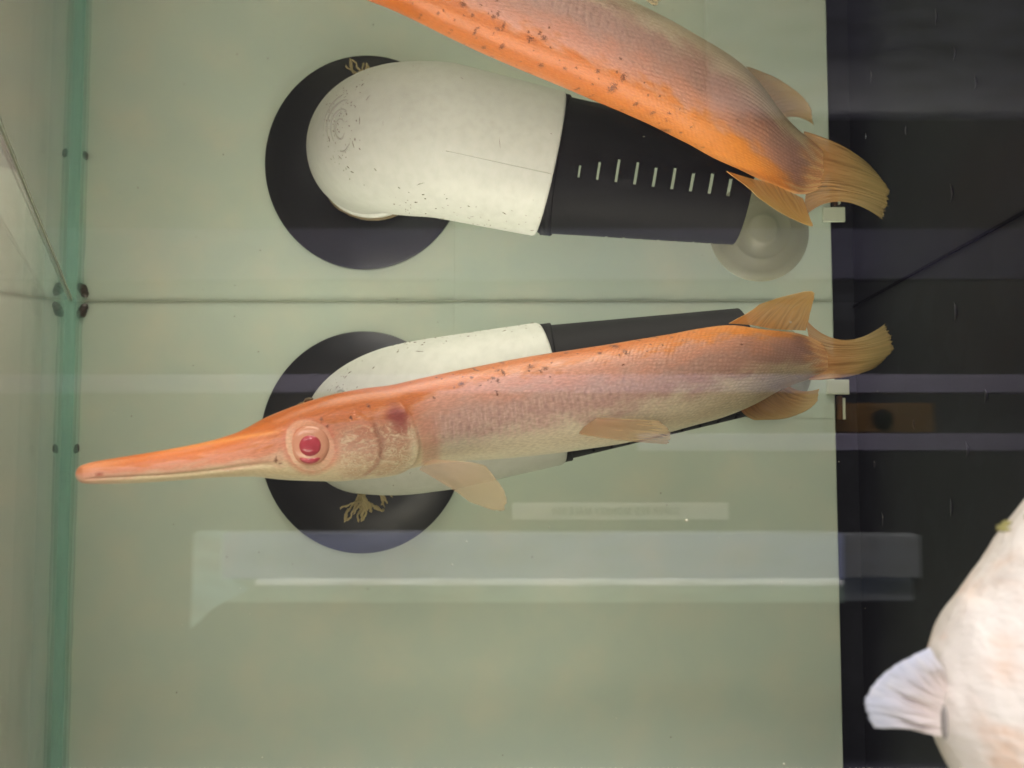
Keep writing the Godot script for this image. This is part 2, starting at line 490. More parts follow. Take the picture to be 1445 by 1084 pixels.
func build_gar() -> void:
	var o := thing("gar_fish", "long-snouted orange fish with pink eye and pale belly swimming before the filter pipe", "fish", gar_frame(640)[0])
	var tex := gar_paint()
	var skin := mat(Color.WHITE, 0.36)
	skin.albedo_texture = tex[0]
	skin.heightmap_enabled = true
	skin.heightmap_texture = tex[1]
	skin.heightmap_scale = 0.06
	skin.metallic_specular = 0.45
	skin.clearcoat_enabled = true                      # wet slime
	skin.clearcoat = 0.16
	skin.clearcoat_roughness = 0.26
	skin.subsurf_scatter_enabled = true
	skin.subsurf_scatter_strength = 0.03
	part("body", gar_body(), skin, o)
	# eye: pale ring, golden iris, raspberry pupil
	var a := gar_round(425, 627)
	var f := gar_frame(425)
	var c := gar_point(425, a)
	var n: Vector3 = (f[3] * sin(a * PI) * f[4] + f[2] * cos(a * PI) * f[5]).normalized()
	n = (n + Vector3(-0.1, 0, 0.4)).normalized()
	c += n * 0.0005
	var k := 0.262 / F
	var eye := part("eye", lathe([Vector2(27 * k, -0.0024), Vector2(25 * k, -0.0006), Vector2(23 * k, 0.0), Vector2(19 * k, 0.0005), Vector2(13 * k, 0.0008), Vector2(8 * k, 0.0009), Vector2(0, 0.0009)], c, n, 56), M.iris, o)
	var s := n.cross(Vector3.UP).normalized()
	var u := s.cross(n)
	var red := []
	var rr := []
	for q in 25:
		var t := PI * (1.1 + 0.8 * q / 24.0)
		red.append(c - n * 0.0004 + (s * cos(t) + u * sin(t)) * 19.0 * k)
		rr.append(0.0001 + 0.0011 * sin(PI * q / 24.0))
	part("lower_iris", tube(red, rr, 10), M.pupil, eye)
	part("pupil", lathe([Vector2(14.5 * k, 0.0), Vector2(13.5 * k, 0.0009), Vector2(10 * k, 0.0014), Vector2(6 * k, 0.0016), Vector2(2 * k, 0.0017), Vector2(0.0, 0.0017)], c, n, 40), M.pupil, eye)
	# fins
	var orange := srgb(244, 188, 104)
	var olive := srgb(152, 130, 84)
	var ray := srgb(246, 210, 142)
	var fm := fin_mat(0.58, Color(0.9, 0.9, 0.9))
	part("tail_fin", fin([[1138, 449, 0.396], [1143, 475, 0.388], [1143, 505, 0.378], [1142, 536, 0.364]], [[1192, 480, 0.402], [1200, 489, 0.396], [1205, 506, 0.388], [1198, 531, 0.377]], [[1256, 453, 0.404], [1264, 474, 0.402], [1264, 495, 0.398], [1238, 518, 0.391]], 20, 0.0003, srgb(204, 148, 88), srgb(168, 148, 92), srgb(220, 180, 118)), fin_mat(0.55, Color(0.8, 0.8, 0.8)), o)
	part("dorsal_fin", fin([[1030, 456, 0.349], [1060, 458, 0.357], [1095, 464, 0.368], [1138, 466, 0.386]], [[1058, 440, 0.353], [1092, 431, 0.362], [1120, 430, 0.371], [1144, 446, 0.384]], [[1074, 428, 0.356], [1112, 416, 0.366], [1152, 409, 0.374], [1149, 428, 0.381]], 15, 0.00022, orange, srgb(240, 196, 112), ray), fm, o)
	part("anal_fin", fin([[1040, 574, 0.338], [1065, 566, 0.344], [1090, 556, 0.35], [1112, 545, 0.357]], [[1055, 588, 0.337], [1090, 584, 0.345], [1120, 572, 0.354], [1135, 552, 0.361]], [[1066, 593, 0.338], [1112, 590, 0.35], [1150, 572, 0.36], [1158, 548, 0.367]], 12, 0.0002, srgb(200, 148, 96), srgb(206, 172, 106), srgb(212, 166, 108)), fm, o)
	part("pelvic_fin", fin([[816, 612, 0.2803], [822, 604, 0.2784], [832, 596, 0.2774], [842, 590, 0.2774]], [[876, 621, 0.2803], [886, 611, 0.2789], [892, 601, 0.2789], [894, 592, 0.2798]], [[944, 627, 0.2885], [950, 618, 0.2885], [946, 606, 0.2895], [930, 594, 0.2905]], 7, 0.00012, srgb(196, 146, 98), srgb(206, 180, 136), srgb(236, 208, 166)), fin_mat(0.42, Color(0.6, 0.6, 0.6)), o)
	part("pectoral_fin", fin([[592, 662, 0.2528], [596, 657, 0.2504], [602, 652, 0.2485], [610, 648, 0.2475]], [[636, 688, 0.247], [652, 680, 0.2432], [660, 668, 0.2413], [662, 652, 0.2413]], [[664, 709, 0.2441], [712, 724, 0.2393], [716, 698, 0.2374], [686, 658, 0.2384]], 9, 0.00015, srgb(206, 166, 128), srgb(192, 164, 118), srgb(230, 200, 160), 0.0003), fin_mat(0.3, Color(0.6, 0.6, 0.6)), o)

# ------------------------------------------------------------------ the pale fish in the corner
func build_white_fish() -> void:
	var d := 0.127
	var k := d / F
	var o := thing("pale_fish", "blurred cream-white fish with pinkish blotches in the lower right corner", "fish", at(1520, 1000, d + 0.03))
	# lofted from the blunt end at the left: bearing x, top, bottom
	var rows := [[1301, 955, 978], [1303, 935, 1000], [1309, 908, 1030], [1318, 890, 1055], [1340, 850, 1095], [1370, 818, 1135], [1400, 782, 1165], [1445, 728, 1195], [1500, 668, 1220], [1580, 580, 1235], [1700, 540, 1230], [1850, 560, 1190], [1960, 620, 1130], [2040, 700, 1060], [2070, 760, 1000], [2080, 840, 920]]
	var st := SurfaceTool.new()
	st.begin(Mesh.PRIMITIVE_TRIANGLES)
	var around := 72
	var nx := 90
	for i in nx + 1:
		var f := pow(float(i) / nx, 1.3) * (rows.size() - 1)
		var r := []
		for c in 3:
			var z := mini(int(f), rows.size() - 2)
			var u := f - z
			var p1: float = rows[z][c]
			var p2: float = rows[z + 1][c]
			var p0: float = rows[maxi(z - 1, 0)][c]
			var p3: float = rows[mini(z + 2, rows.size() - 1)][c]
			r.append(0.5 * (2 * p1 + (p2 - p0) * u + (2 * p0 - 5 * p1 + 4 * p2 - p3) * u * u + (3 * p1 - p0 - 3 * p2 + p3) * u ** 3))
		var ctr := at(r[0], (r[1] + r[2]) / 2, d + 0.03)
		var kk := (d + 0.03) / F
		var hh: float = (r[2] - r[1]) / 2 * kk
		for q in around + 1:
			var a := TAU * q / around
			var lump := 1.0 + 0.03 * noise.get_noise_3d(r[0] * 0.9, cos(a) * 90, sin(a) * 90)
			st.set_uv(Vector2(float(i) / nx, float(q) / around))
			st.add_vertex(ctr + Vector3(0, cos(a) * hh, sin(a) * minf(hh * 0.6, 0.03)) * lump)
	for i in nx:
		for q in around:
			var z := i * (around + 1) + q
			quad(st, z, z + 1, z + around + 2, z + around + 1)
	st.generate_normals()
	part("body", st.commit(), M.pale_skin, o)
	var m := fin_mat(0.8, Color(0.8, 0.8, 0.8))
	var fd := d + 0.026
	part("side_fin", fin([[1322, 960, fd], [1316, 985, fd], [1312, 1005, fd], [1312, 1028, fd]], [[1311, 928, fd - 0.004], [1272, 958, fd - 0.006], [1256, 990, fd - 0.006], [1262, 1020, fd - 0.004]], [[1300, 908, fd - 0.004], [1246, 935, fd - 0.008], [1208, 978, fd - 0.009], [1218, 1016, fd - 0.006]], 7, 0.0006, srgb(236, 224, 224), srgb(214, 218, 236), srgb(250, 246, 246), 0.0007), m, o)
	# dark slit behind the fin
	var p := at(1319, 1012, d + 0.0135)
	part("fin_slit", lathe([Vector2(0.0019, -0.001), Vector2(0.0015, 0.0), Vector2(0.0008, 0.0002), Vector2(0, 0.0003)], p, Vector3(-0.55, 0, 1), 24, Vector2(0.3, 1.6)), M.slit, o)

# ------------------------------------------------------------------ intake pipe
func build_pipe() -> void:
	var o := thing("intake_pipe", "white plastic elbow pipe with black slotted strainer on a round black wall flange", "pipe", at(513, 624, 0.497))
	var disc_c := at(513, 623, 0.5)
	var k := 0.5 / F
	# flange, a little narrower than high
	part("wall_flange", lathe([Vector2(153 * k, 0.0), Vector2(155 * k, 0.0006), Vector2(155 * k, 0.0034), Vector2(153.6 * k, 0.0042), Vector2(95 * k, 0.0046), Vector2(0, 0.0046)], disc_c, Vector3(0, 0, 1), 120, Vector2(0.925, 1.0)), M.flange, o)
	# elbow
	var start := Vector3(-0.0885, EYE.y - 0.004, -0.4955)
	var endp := at(772, 556, 0.424)
	var dir := Vector3(0.975, 0.185, -0.1).normalized()
	var path := []
	var rad := []
	for z in [[0.0, 0.0338], [0.009, 0.0338], [0.0095, 0.0352], [0.0125, 0.0352], [0.013, 0.034], [0.02, 0.0342], [0.0205, 0.0354], [0.0255, 0.0358]]:
		path.append(start + Vector3(0, 0, z[0])); rad.append(z[1])
	var b0 := start + Vector3(0, 0, 0.026)
	var b1 := endp - dir * 0.058
	var corner := Vector3(b0.x, lerpf(b0.y, b1.y, 0.45), b1.z).lerp((b0 + b1) / 2, 0.3)
	for q in range(1, 25):
		var t := q / 24.0
		path.append(b0.lerp(corner, t).lerp(corner.lerp(b1, t), t))
		rad.append(lerpf(0.0359, 0.0408, smoothstep(0.0, 0.8, t)))
	for q in range(1, 9):
		path.append(b1.lerp(endp, q / 8.0)); rad.append(lerpf(0.0408, 0.0392, q / 8.0))
	path.append(endp + dir * 0.0012); rad.append(0.0386)
	path.append(endp + dir * 0.0014); rad.append(0.0355)
	var elbow := part("elbow", tube(path, rad, 72, true), M.pvc, o)
	# lets a spot lie on the skin of the elbow
	var on := func(p: Vector3, lift: float):
		var best := 1e9
		var out := p
		for q in path.size() - 1:
			var c := Geometry3D.get_closest_point_to_segment(p, path[q], path[q + 1])
			if p.distance_to(c) < best:
				best = p.distance_to(c)
				var w: float = path[q].distance_to(c) / maxf(1e-6, path[q].distance_to(path[q + 1]))
				out = c + (p - c).normalized() * (lerpf(rad[q], rad[q + 1], w) + lift)
		return out
	# seam of the mould along the elbow, and the ringed mark where it was cast
	var seam := []
	var sr := []
	var up := Vector3(0, 0.42, 0.9)
	for q in 18:
		seam.append(on.call((b1 + dir * 0.004).lerp(endp, q / 17.0) + (up - dir * dir.dot(up)).normalized() * 0.04, 0.0))
		sr.append(0.00016)
	part("mould_seam", tube(seam, sr, 8), M.pvc_grey, elbow)
	var nd := Vector3(-0.4, 0.16, 0.9).normalized()
	var mc := b0 * 0.25 + corner * 0.5 + b1 * 0.25 + nd * 0.037
	var s := nd.cross(Vector3.UP).normalized()
	var u := s.cross(nd)
	for r in [[0.0036, -2.6, 2.6], [0.0075, -2.3, 0.5], [0.0082, 1.2, 2.4], [0.0115, -2.0, 0.2], [0.0155, -1.5, -0.1]]:
		var arc := []
		var ar := []
		for q in 21:
			var t: float = lerpf(r[1], r[2], q / 20.0)
			arc.append(on.call(mc + (s * cos(t) + u * sin(t) * 1.25) * r[0], 0.0))
			ar.append(0.0006 * sin(PI * (q + 0.5) / 21.0) + 0.0001)
		part("cast_mark", tube(arc, ar, 8), M.pvc_grey, elbow)
	# grime stuck to the plastic: short smears and crumbs, thick round the cast mark and along the edges
	var gst := SurfaceTool.new()
	gst.begin(Mesh.PRIMITIVE_TRIANGLES)
	for q in 190:
		var p: Vector3
		if q < 110: p = mc + s * rng.randfn(0, 0.008) + u * rng.randfn(-0.004, 0.012)
		elif q < 170: p = b1.lerp(endp, rng.randf_range(-0.5, 1)) + Vector3(0, rng.randf_range(0.9, 1.2), rng.randf_range(-0.2, 0.6)).normalized() * 0.04
		else: p = path[rng.randi_range(3, path.size() - 4)] + Vector3(rng.randf_range(-1, 0.6), rng.randf_range(-1, 1), rng.randf_range(0, 1)).normalized() * 0.04
		var dirg := Vector3(rng.randf_range(-1, 1), rng.randf_range(-1, 1), rng.randf_range(-0.4, 0.4)).normalized()
		var len := rng.randf_range(0.0003, 0.0012) if rng.randf() < 0.8 else rng.randf_range(0.0015, 0.0035)
		var th := rng.randf_range(0.0001, 0.0004)
		gst.append_from(tube([on.call(p, 0.0), on.call(p + dirg * len * 0.5, 0.00004), on.call(p + dirg * len, 0.0)], [th * 0.3, th, th * 0.2], 5, false), 0, Transform3D())
	var grime := part("grime", gst.commit(), M.grime, elbow)
	grime.set_meta("kind", "stuff")
	part("slime_ring", tube(ring_path(start + Vector3(0, 0, 0.007), 0.0345, 60), ring_radii(61, 0.0013), 8, false, 0.6), M.greybrown, elbow)
	# strainer: a tapering slotted cup
	var s0 := endp + dir * 0.0005
	var tip := at(1052, 510, 0.4165)
	var ax := (tip - s0).normalized()
	var length := (tip - s0).length()
	var sd := ax.cross(Vector3(0, 0.27, 0.96)).normalized()
	var front := sd.cross(ax).normalized()
	if front.z < 0: front = -front
	sd = ax.cross(front)
	var cuts := [0.0, 0.008]
	var slotted := [false, false]
	var first := 0.0185
	var pitch := 0.0095
	for q in 9:
		cuts.append(first + pitch * q); slotted.append(true)
		cuts.append(first + pitch * q + 0.0011 + 0.0001 * q); slotted.append(false)
	cuts.append(length - 0.0015); slotted.append(false)
	cuts.append(length)
	var st := SurfaceTool.new()
	st.begin(Mesh.PRIMITIVE_TRIANGLES)
	st.set_smooth_group(-1)
	var n := 144
	var lengths := [4, 6, 8, 8, 7, 8, 7, 8, 7]
	var rr := func(l: float): return lerpf(0.0372, 0.0288, l / length)
	var pt := func(l: float, a: float, r: float): return s0 + ax * l + (front * cos(a) + sd * sin(a)) * r
	var face := func(p: Array):
		for q in [0, 1, 2, 0, 2, 3]: st.add_vertex(p[q])
	var T := 0.0022
	for i in cuts.size() - 1:
		var l0: float = cuts[i]
		var l1: float = cuts[i + 1]
		for q in n:
			var a0 := TAU * q / n
			var a1 := TAU * (q + 1) / n
			var open := func(z: int):
				var m := posmod(z + 4, 36)
				return m < lengths[clampi(int((l0 - first) / pitch + 0.5), 0, 8)]
			var gap: bool = slotted[i] and open.call(q)
			if l0 > 0.007 and l1 < length and q >= 56 and q < 88:
				continue                                    # the wide window in the side towards the wall
			if gap:
				# the cheeks of the slot
				face.call([pt.call(l0, a0, rr.call(l0)), pt.call(l0, a1, rr.call(l0)), pt.call(l0, a1, rr.call(l0) - T), pt.call(l0, a0, rr.call(l0) - T)])
				face.call([pt.call(l1, a1, rr.call(l1)), pt.call(l1, a0, rr.call(l1)), pt.call(l1, a0, rr.call(l1) - T), pt.call(l1, a1, rr.call(l1) - T)])
				for z in [[q - 1, a0], [q + 1, a1]]:
					if not open.call(z[0]):
						face.call([pt.call(l0, z[1], rr.call(l0)), pt.call(l1, z[1], rr.call(l1)), pt.call(l1, z[1], rr.call(l1) - T), pt.call(l0, z[1], rr.call(l0) - T)])
				continue
			face.call([pt.call(l0, a0, rr.call(l0)), pt.call(l0, a1, rr.call(l0)), pt.call(l1, a1, rr.call(l1)), pt.call(l1, a0, rr.call(l1))])
			face.call([pt.call(l0, a1, rr.call(l0) - T), pt.call(l0, a0, rr.call(l0) - T), pt.call(l1, a0, rr.call(l1) - T), pt.call(l1, a1, rr.call(l1) - T)])
	# closed end
	for q in n:
		var a0 := TAU * q / n
		var a1 := TAU * (q + 1) / n
		for z in [pt.call(length, a0, 0.0288), pt.call(length, a1, 0.0288), pt.call(length + 0.0015, a0, 0.0), pt.call(length, a0, 0.0288), pt.call(length + 0.0015, a0, 0.0), pt.call(length + 0.0015, a0, 0.0)]: st.add_vertex(z)
	st.generate_normals()
	var strainer := part("strainer", st.commit(), M.black_plastic, o)
	part("collar", lathe([Vector2(0.036, 0), Vector2(0.0381, 0.0003), Vector2(0.0379, 0.006), Vector2(0.0374, 0.0066), Vector2(0.036, 0.0066)], s0 + ax * 0.001, ax, 72), M.black_plastic, strainer)

func ring_path(c: Vector3, r: float, n: int) -> Array:
	var out := []
	for q in n + 1: out.append(c + Vector3(cos(TAU * q / n), sin(TAU * q / n), 0) * r)
	return out

func ring_radii(n: int, r: float) -> Array:
	var out := []
	for q in n: out.append(r * (1.0 + 0.5 * noise.get_noise_1d((q % (n - 1)) * 60.0)))
	return out

func strands(o: Node3D, called: String, origin: Vector3, dirs: Array, mat_: Material) -> void:
	for d in dirs:
		var p := origin + Vector3(d[0], d[1], d[2])
		var path := [p]
		var rad := [d[4] * 0.7]
		var v := Vector3(d[5], d[6], 0.0).normalized()
		var n: int = d[3]
		for q in n:
			v = (v + Vector3(rng.randf_range(-0.6, 0.6), rng.randf_range(-0.5, 0.35), rng.randf_range(-0.4, 0.4))).normalized()
			p += v * 0.0012
			path.append(p)
			rad.append(d[4] * rng.randf_range(0.5, 1.2))
		rad[-1] = 0.0001
		part(called, tube(path, rad, 8, true, 0.5), mat_, o)

func build_growth() -> void:
	rng.seed = 91
	var c := at(520, 696, 0.452)
	var o := thing("algae_strands", "tan slimy strands hanging under the white elbow before the black flange", "algae", c)
	var roots := []
	for q in 14:
		roots.append([-0.004 + rng.randf_range(-0.0014, 0.0014), rng.randf_range(-0.001, 0.001), rng.randf_range(-0.001, 0.001), rng.randi_range(9, 18), rng.randf_range(0.0005, 0.0011), rng.randf_range(-0.15, 0.3), -1])
	for q in 5:
		roots.append([0.007 + rng.randf_range(-0.001, 0.001), rng.randf_range(-0.0008, 0.0008), 0.001, rng.randi_range(4, 7), rng.randf_range(0.0005, 0.0009), rng.randf_range(-0.2, 0.8), -1])
	for q in 14:
		var t := q / 13.0
		roots.append([lerpf(-0.022, 0.012, t), lerpf(0.009, -0.0005, sqrt(t)) + 0.0006, rng.randf_range(-0.001, 0.001), rng.randi_range(2, 4), rng.randf_range(0.0006, 0.001), 1, -0.4 + 0.5 * t])
	strands(o, "strand", c, roots, M.tan)
	var c2 := at(430, 569, 0.262)
	var o2 := thing("algae_tuft", "grey-brown fuzzy tuft lying on the head of the orange fish", "algae", c2)
	strands(o2, "strand", c2, [[-0.005, -0.002, 0, 4, 0.0008, 1, 0.5], [-0.0025, -0.001, 0, 3, 0.0009, 1, 0.3], [0.0, 0.0003, 0, 3, 0.0009, 1, 0.4], [0.0015, 0, 0.001, 2, 0.0009, 0.6, 0.5], [-0.007, -0.003, 0, 3, 0.0006, 0.9, 0.6]], M.greybrown)
	var c3 := at(1406, 742, 0.141)
	var o3 := thing("green_scrap", "small yellow-green scrap of weed stuck on the back of the pale fish", "algae", c3)
	strands(o3, "strand", c3, [[-0.002, 0, 0.002, 2, 0.0007, 1, -0.2], [-0.001, 0.0006, 0.002, 2, 0.0006, 1, 0.1], [0.002, 0.002, 0.004, 3, 0.0007, 0.9, 0.6], [0.004, 0.004, 0.004, 3, 0.0007, 0.6, 0.8]], M.weed)

func build_droplets() -> void:
	# beads of water and scratches on the black wall
	for s in [[1192, 22], [1241, 97], [1291, 176], [1352, 268], [1392, 105], [1355, 394], [1362, 634], [1338, 8], [1232, 655]]:
		var ratio: float = (s[0] - 722.0) / F
		# where that bearing meets the wall
		var k := (RIGHT_FRONT.x - RIGHT_BACK.x) / (RIGHT_FRONT.y - RIGHT_BACK.y)
		var d := (RIGHT_BACK.x - k * RIGHT_BACK.y) / (ratio + k)
		var y: float = s[1]
		var p := at(s[0], y, d)
		if y < 420: p.y = 2 * SURFACE - p.y            # seen by way of the water's mirror
		var path := []
		var rad := []
		var hi := rng.randf_range(0.0022, 0.0048)
		var bend := rng.randf_range(-0.0016, 0.0018)
		for q in 9:
			path.append(p + Vector3(-0.0006, hi * (q / 4.0 - 1.0), bend * sin(q / 8.0 * PI)))
			rad.append(0.00005 + 0.0005 * sin(PI * q / 8.0))
		part("water_bead", tube(path, rad, 8, false), M.bead, tank)

func build_particles() -> void:
	# specks of dirt drifting in the water
	var st := SurfaceTool.new()
	st.begin(Mesh.PRIMITIVE_TRIANGLES)
	var ball := SphereMesh.new()
	ball.radial_segments = 8
	ball.rings = 4
	ball.radius = 1.0
	ball.height = 2.0
	for q in 46:
		var d := rng.randf_range(0.2, 0.48)
		var p := at(rng.randf_range(130, 1240), rng.randf_range(430, 1084), d)
		if p.y > SURFACE - 0.004: continue
		var r := rng.randf_range(0.00012, 0.00035) * (1.6 if rng.randf() < 0.05 else 1.0)
		st.append_from(ball, 0, Transform3D(Basis().scaled(Vector3(r, r * 0.7, r)), p))
	var o := MeshInstance3D.new()
	o.name = "drifting_specks"
	o.mesh = st.commit()
	o.material_override = M.speck
	add_child(o)
	tag(o, "fine pale specks of dirt drifting in the tank water", "specks", "", "stuff")

func build_snails() -> void:
	# two small snails near the left corner of the tank
	for s in [[113, 438, 12.0, 24.0, -0.5, "dark oval snail just under the water line at the green corner"], [110, 633, 7.0, 14.0, -0.2, "tiny dark snail low on the wall beside the green corner"]]:
		var c := at(s[0], s[1], 0.4995)
		var o := thing("snail", s[5], "snail", c, "snails by the corner")
		var k := 0.5 / F
		var L: float = s[3] * k / 2
		var R: float = s[2] * k / 2
		var ax := Vector3(sin(s[4]) * -1.0, cos(s[4]), 0)
		var path := []
		var rad := []
		for q in 17:
			var t := q / 16.0
			path.append(c + ax * (t * 2 - 1) * L + Vector3(0, 0, R * 0.5))
			rad.append(maxf(0.0001, R * sqrt(maxf(0.0, 1 - (2 * t - 1) ** 2)) * (1.0 + 0.1 * sin(t * 26.0))))
		part("shell", tube(path, rad, 20, false), M.snail, o)
		part("foot", lathe([Vector2(R * 0.9, -0.0008), Vector2(R * 0.8, 0.0004), Vector2(0, 0.0008)], c + ax * -L * 0.2, Vector3(0, 0, 1), 20, Vector2(1, 1.4)), M.snail_foot, o)

func build_suction_cup() -> void:
	var c := at(1075, 521, 0.4975)
	var k := 0.5 / F
	var o := thing("suction_cup", "round clear grey suction cup on the back wall behind the tail", "suction cup", c)
	part("cup", lathe([Vector2(71 * k, 0.0), Vector2(70 * k, 0.0008), Vector2(58 * k, 0.0026), Vector2(46 * k, 0.0038), Vector2(43 * k, 0.0052), Vector2(40 * k, 0.0056), Vector2(24 * k, 0.0058), Vector2(22 * k, 0.0085), Vector2(18 * k, 0.0095), Vector2(0, 0.0098)], c, Vector3(0, 0, 1), 72), M.cup, o)

# ------------------------------------------------------------------ tank
func slab(a: Vector2, b: Vector2, thick: float, y0: float, y1: float, inside: Vector2) -> ArrayMesh:
	# an upright slab along a-b (x, z); the side towards "inside" runs through a and b
	var t := (b - a).normalized()
	var n := Vector2(-t.y, t.x)
	if n.dot(inside - a) > 0: n = -n
	var st := SurfaceTool.new()
	st.begin(Mesh.PRIMITIVE_TRIANGLES)
	st.set_smooth_group(-1)
	var p := [a, b, b + n * thick, a + n * thick]
	var ctr := Vector3((a.x + b.x) / 2 + n.x * thick / 2, (y0 + y1) / 2, (a.y + b.y) / 2 + n.y * thick / 2)
	var faces := []
	for q in 4:
		var u: Vector2 = p[q]
		var v: Vector2 = p[(q + 1) % 4]
		faces.append([Vector3(u.x, y0, u.y), Vector3(v.x, y0, v.y), Vector3(v.x, y1, v.y), Vector3(u.x, y1, u.y)])
	for y in [y0, y1]:
		var f := []
		for q in p: f.append(Vector3(q.x, y, q.y))
		faces.append(f)
	for f in faces:
		var nn: Vector3 = (f[1] - f[0]).cross(f[2] - f[0])
		if nn.dot((f[0] + f[2]) / 2 - ctr) > 0: f.reverse()
		for q in [0, 1, 2, 0, 2, 3]: st.add_vertex(f[q])
	st.generate_normals()
	return st.commit()

const LEFT_BACK := Vector2(-0.285, -0.5)
const LEFT_FRONT := Vector2(-0.1, -0.128)
const RIGHT_BACK := Vector2(0.232, -0.524)
const RIGHT_FRONT := Vector2(0.166, -0.107)
const Y0 := 0.9
const Y1 := 1.36

func build_tank() -> void:
	var o := thing("aquarium", "glass aquarium with pale grey-green back wall, black right wall and green glass corner", "aquarium", Vector3(0, Y0, -0.3))
	tank = o
	var mid := Vector2(0, -0.3)
	part("front_pane", boxmesh(Vector3(-0.42, Y0, -0.106), Vector3(0.42, Y1, -0.1), 0.0), M.pane, o)
	part("back_wall", boxmesh(Vector3(-0.2875, Y0, -0.512), Vector3(0.2075, Y1, -0.5), 0.0006), M.wall, o)
	var b := part("back_plate", boxmesh(Vector3(at(640, 0, 0.5).x, at(0, 590.5, 0.5).y, -0.5002), Vector3(0.2068, Y1 - 0.002, -0.4996), 0.0001), M.wall, o)
	part("tab", boxmesh(at(1166, 557, 0.4986), at(1197, 536, 0.4986) + Vector3(0, 0, 0.002), 0.0003), M.tab, b)
	part("clip", boxmesh(at(1180, 592, 0.5), at(1186, 559, 0.5) + Vector3(0, 0, 0.003), 0.0002), M.brown, b)
	part("clip_edge", boxmesh(at(1186.6, 592, 0.5), at(1190, 562, 0.5) + Vector3(0, 0, 0.003), 0.0002), M.tab, b)
	part("left_pane", slab(LEFT_BACK, LEFT_FRONT, 0.006, Y0, Y1, mid), M.pane, o)
	part("side_board", slab(LEFT_BACK + Vector2(-0.03, -0.02), LEFT_FRONT + Vector2(-0.05, 0.01), 0.006, Y0, Y1, mid), M.side_board, o)
	part("right_wall", slab(RIGHT_BACK, RIGHT_FRONT, 0.006, Y0, Y1, mid), M.black_wall, o)
	part("black_strip", boxmesh(Vector3(0.2, Y0, -0.536), Vector3(0.25, Y1, -0.525), 0.0), M.black_wall, o)
	part("bottom", boxmesh(Vector3(-0.3, Y0 - 0.01, -0.53), Vector3(0.25, Y0, -0.107), 0.0), M.bottom, o)
	# the sealed glass edge in the corner
	for layer in [["corner_seal", 0.0094, M.seal_thin], ["corner_seal", 0.0074, M.seal_thin], ["glass_edge", 0.0054, M.green_glass]]:
		var path := []
		var rad := []
		for q in 33:
			path.append(Vector3(-0.2862, lerpf(Y0 + 0.001, Y1 - 0.001, q / 32.0), -0.4975))
			rad.append(layer[1] * (1.0 + 0.1 * noise.get_noise_1d(q * 31.0 + layer[1] * 9000.0)))
		part(layer[0], tube(path, rad, 24, false), layer[2], o)
	var dots := SurfaceTool.new()
	dots.begin(Mesh.PRIMITIVE_TRIANGLES)
	for q in 60:
		var p := Vector3(rng.randf_range(-0.27, 0.2), rng.randf_range(0.97, SURFACE), -0.4998)
		var r := rng.randf_range(0.0001, 0.0004)
		dots.append_from(tube([p, p + Vector3(rng.randf_range(-1, 1), rng.randf_range(-1, 1), 0).normalized() * r * 2.5], [r, r * 0.4], 6, true), 0, Transform3D())
	var dotted := part("dirt_specks", dots.commit(), M.grime, o)
	dotted.set_meta("kind", "stuff")
	# line of scum the water leaves on the walls
	part("scum_line", boxmesh(Vector3(-0.284, SURFACE - 0.0005, -0.4996), Vector3(0.2066, SURFACE + 0.0005, -0.499), 0.0), M.scum, o)
	part("scum_line", slab(LEFT_BACK + Vector2(0.0012, 0), LEFT_FRONT + Vector2(0.0012, 0), 0.0006, SURFACE - 0.001, SURFACE + 0.001, mid), M.scum, o)
	part("scum_line", slab(RIGHT_BACK + Vector2(-0.0012, 0), RIGHT_FRONT + Vector2(-0.0012, 0), 0.0006, SURFACE - 0.0007, SURFACE + 0.0007, mid), M.scum_black, o)
	# the water
	var st := SurfaceTool.new()
	st.begin(Mesh.PRIMITIVE_TRIANGLES)
	var n := 40
	for i in n + 1:
		for k in n + 1:
			var v := float(k) / n
			var a := LEFT_BACK.lerp(LEFT_FRONT, v)
			var c := RIGHT_BACK.lerp(RIGHT_FRONT, v)
			var p := a.lerp(c, float(i) / n)
			var z := clampf(p.y, -0.506, -0.107)
			st.set_uv(Vector2(float(i) / n, v))
			st.add_vertex(Vector3(p.x, SURFACE, z))
	for i in n:
		for k in n:
			var q := i * (n + 1) + k
			quad(st, q, q + n + 1, q + n + 2, q + 1)
	st.generate_normals()
	var w := MeshInstance3D.new()
	w.name = "water"
	w.mesh = st.commit()
	w.material_override = M.water
	w.set_meta("kind", "structure")
	add_child(w)

# ------------------------------------------------------------------ what stands in the room behind the camera and shows in the front glass
const ROOM := 1.1
func mirror(x: float, y: float, dz := 0.0) -> Vector3:
	# the place in the room whose reflection in the front pane (z = -0.1) is seen there
	var s := ROOM + dz + 0.2
	return Vector3((x - 722.0) / F * s, EYE.y + (HORIZON - y) / F * s, ROOM + dz)

func board(x0: float, y0: float, x1: float, y1: float, thick := 0.02, dz := 0.0) -> ArrayMesh:
	var a := mirror(x0, y1, dz)
	var b := mirror(x1, y0, dz)
	return boxmesh(Vector3(a.x, a.y, a.z), Vector3(b.x, b.y, b.z + thick), 0.002)

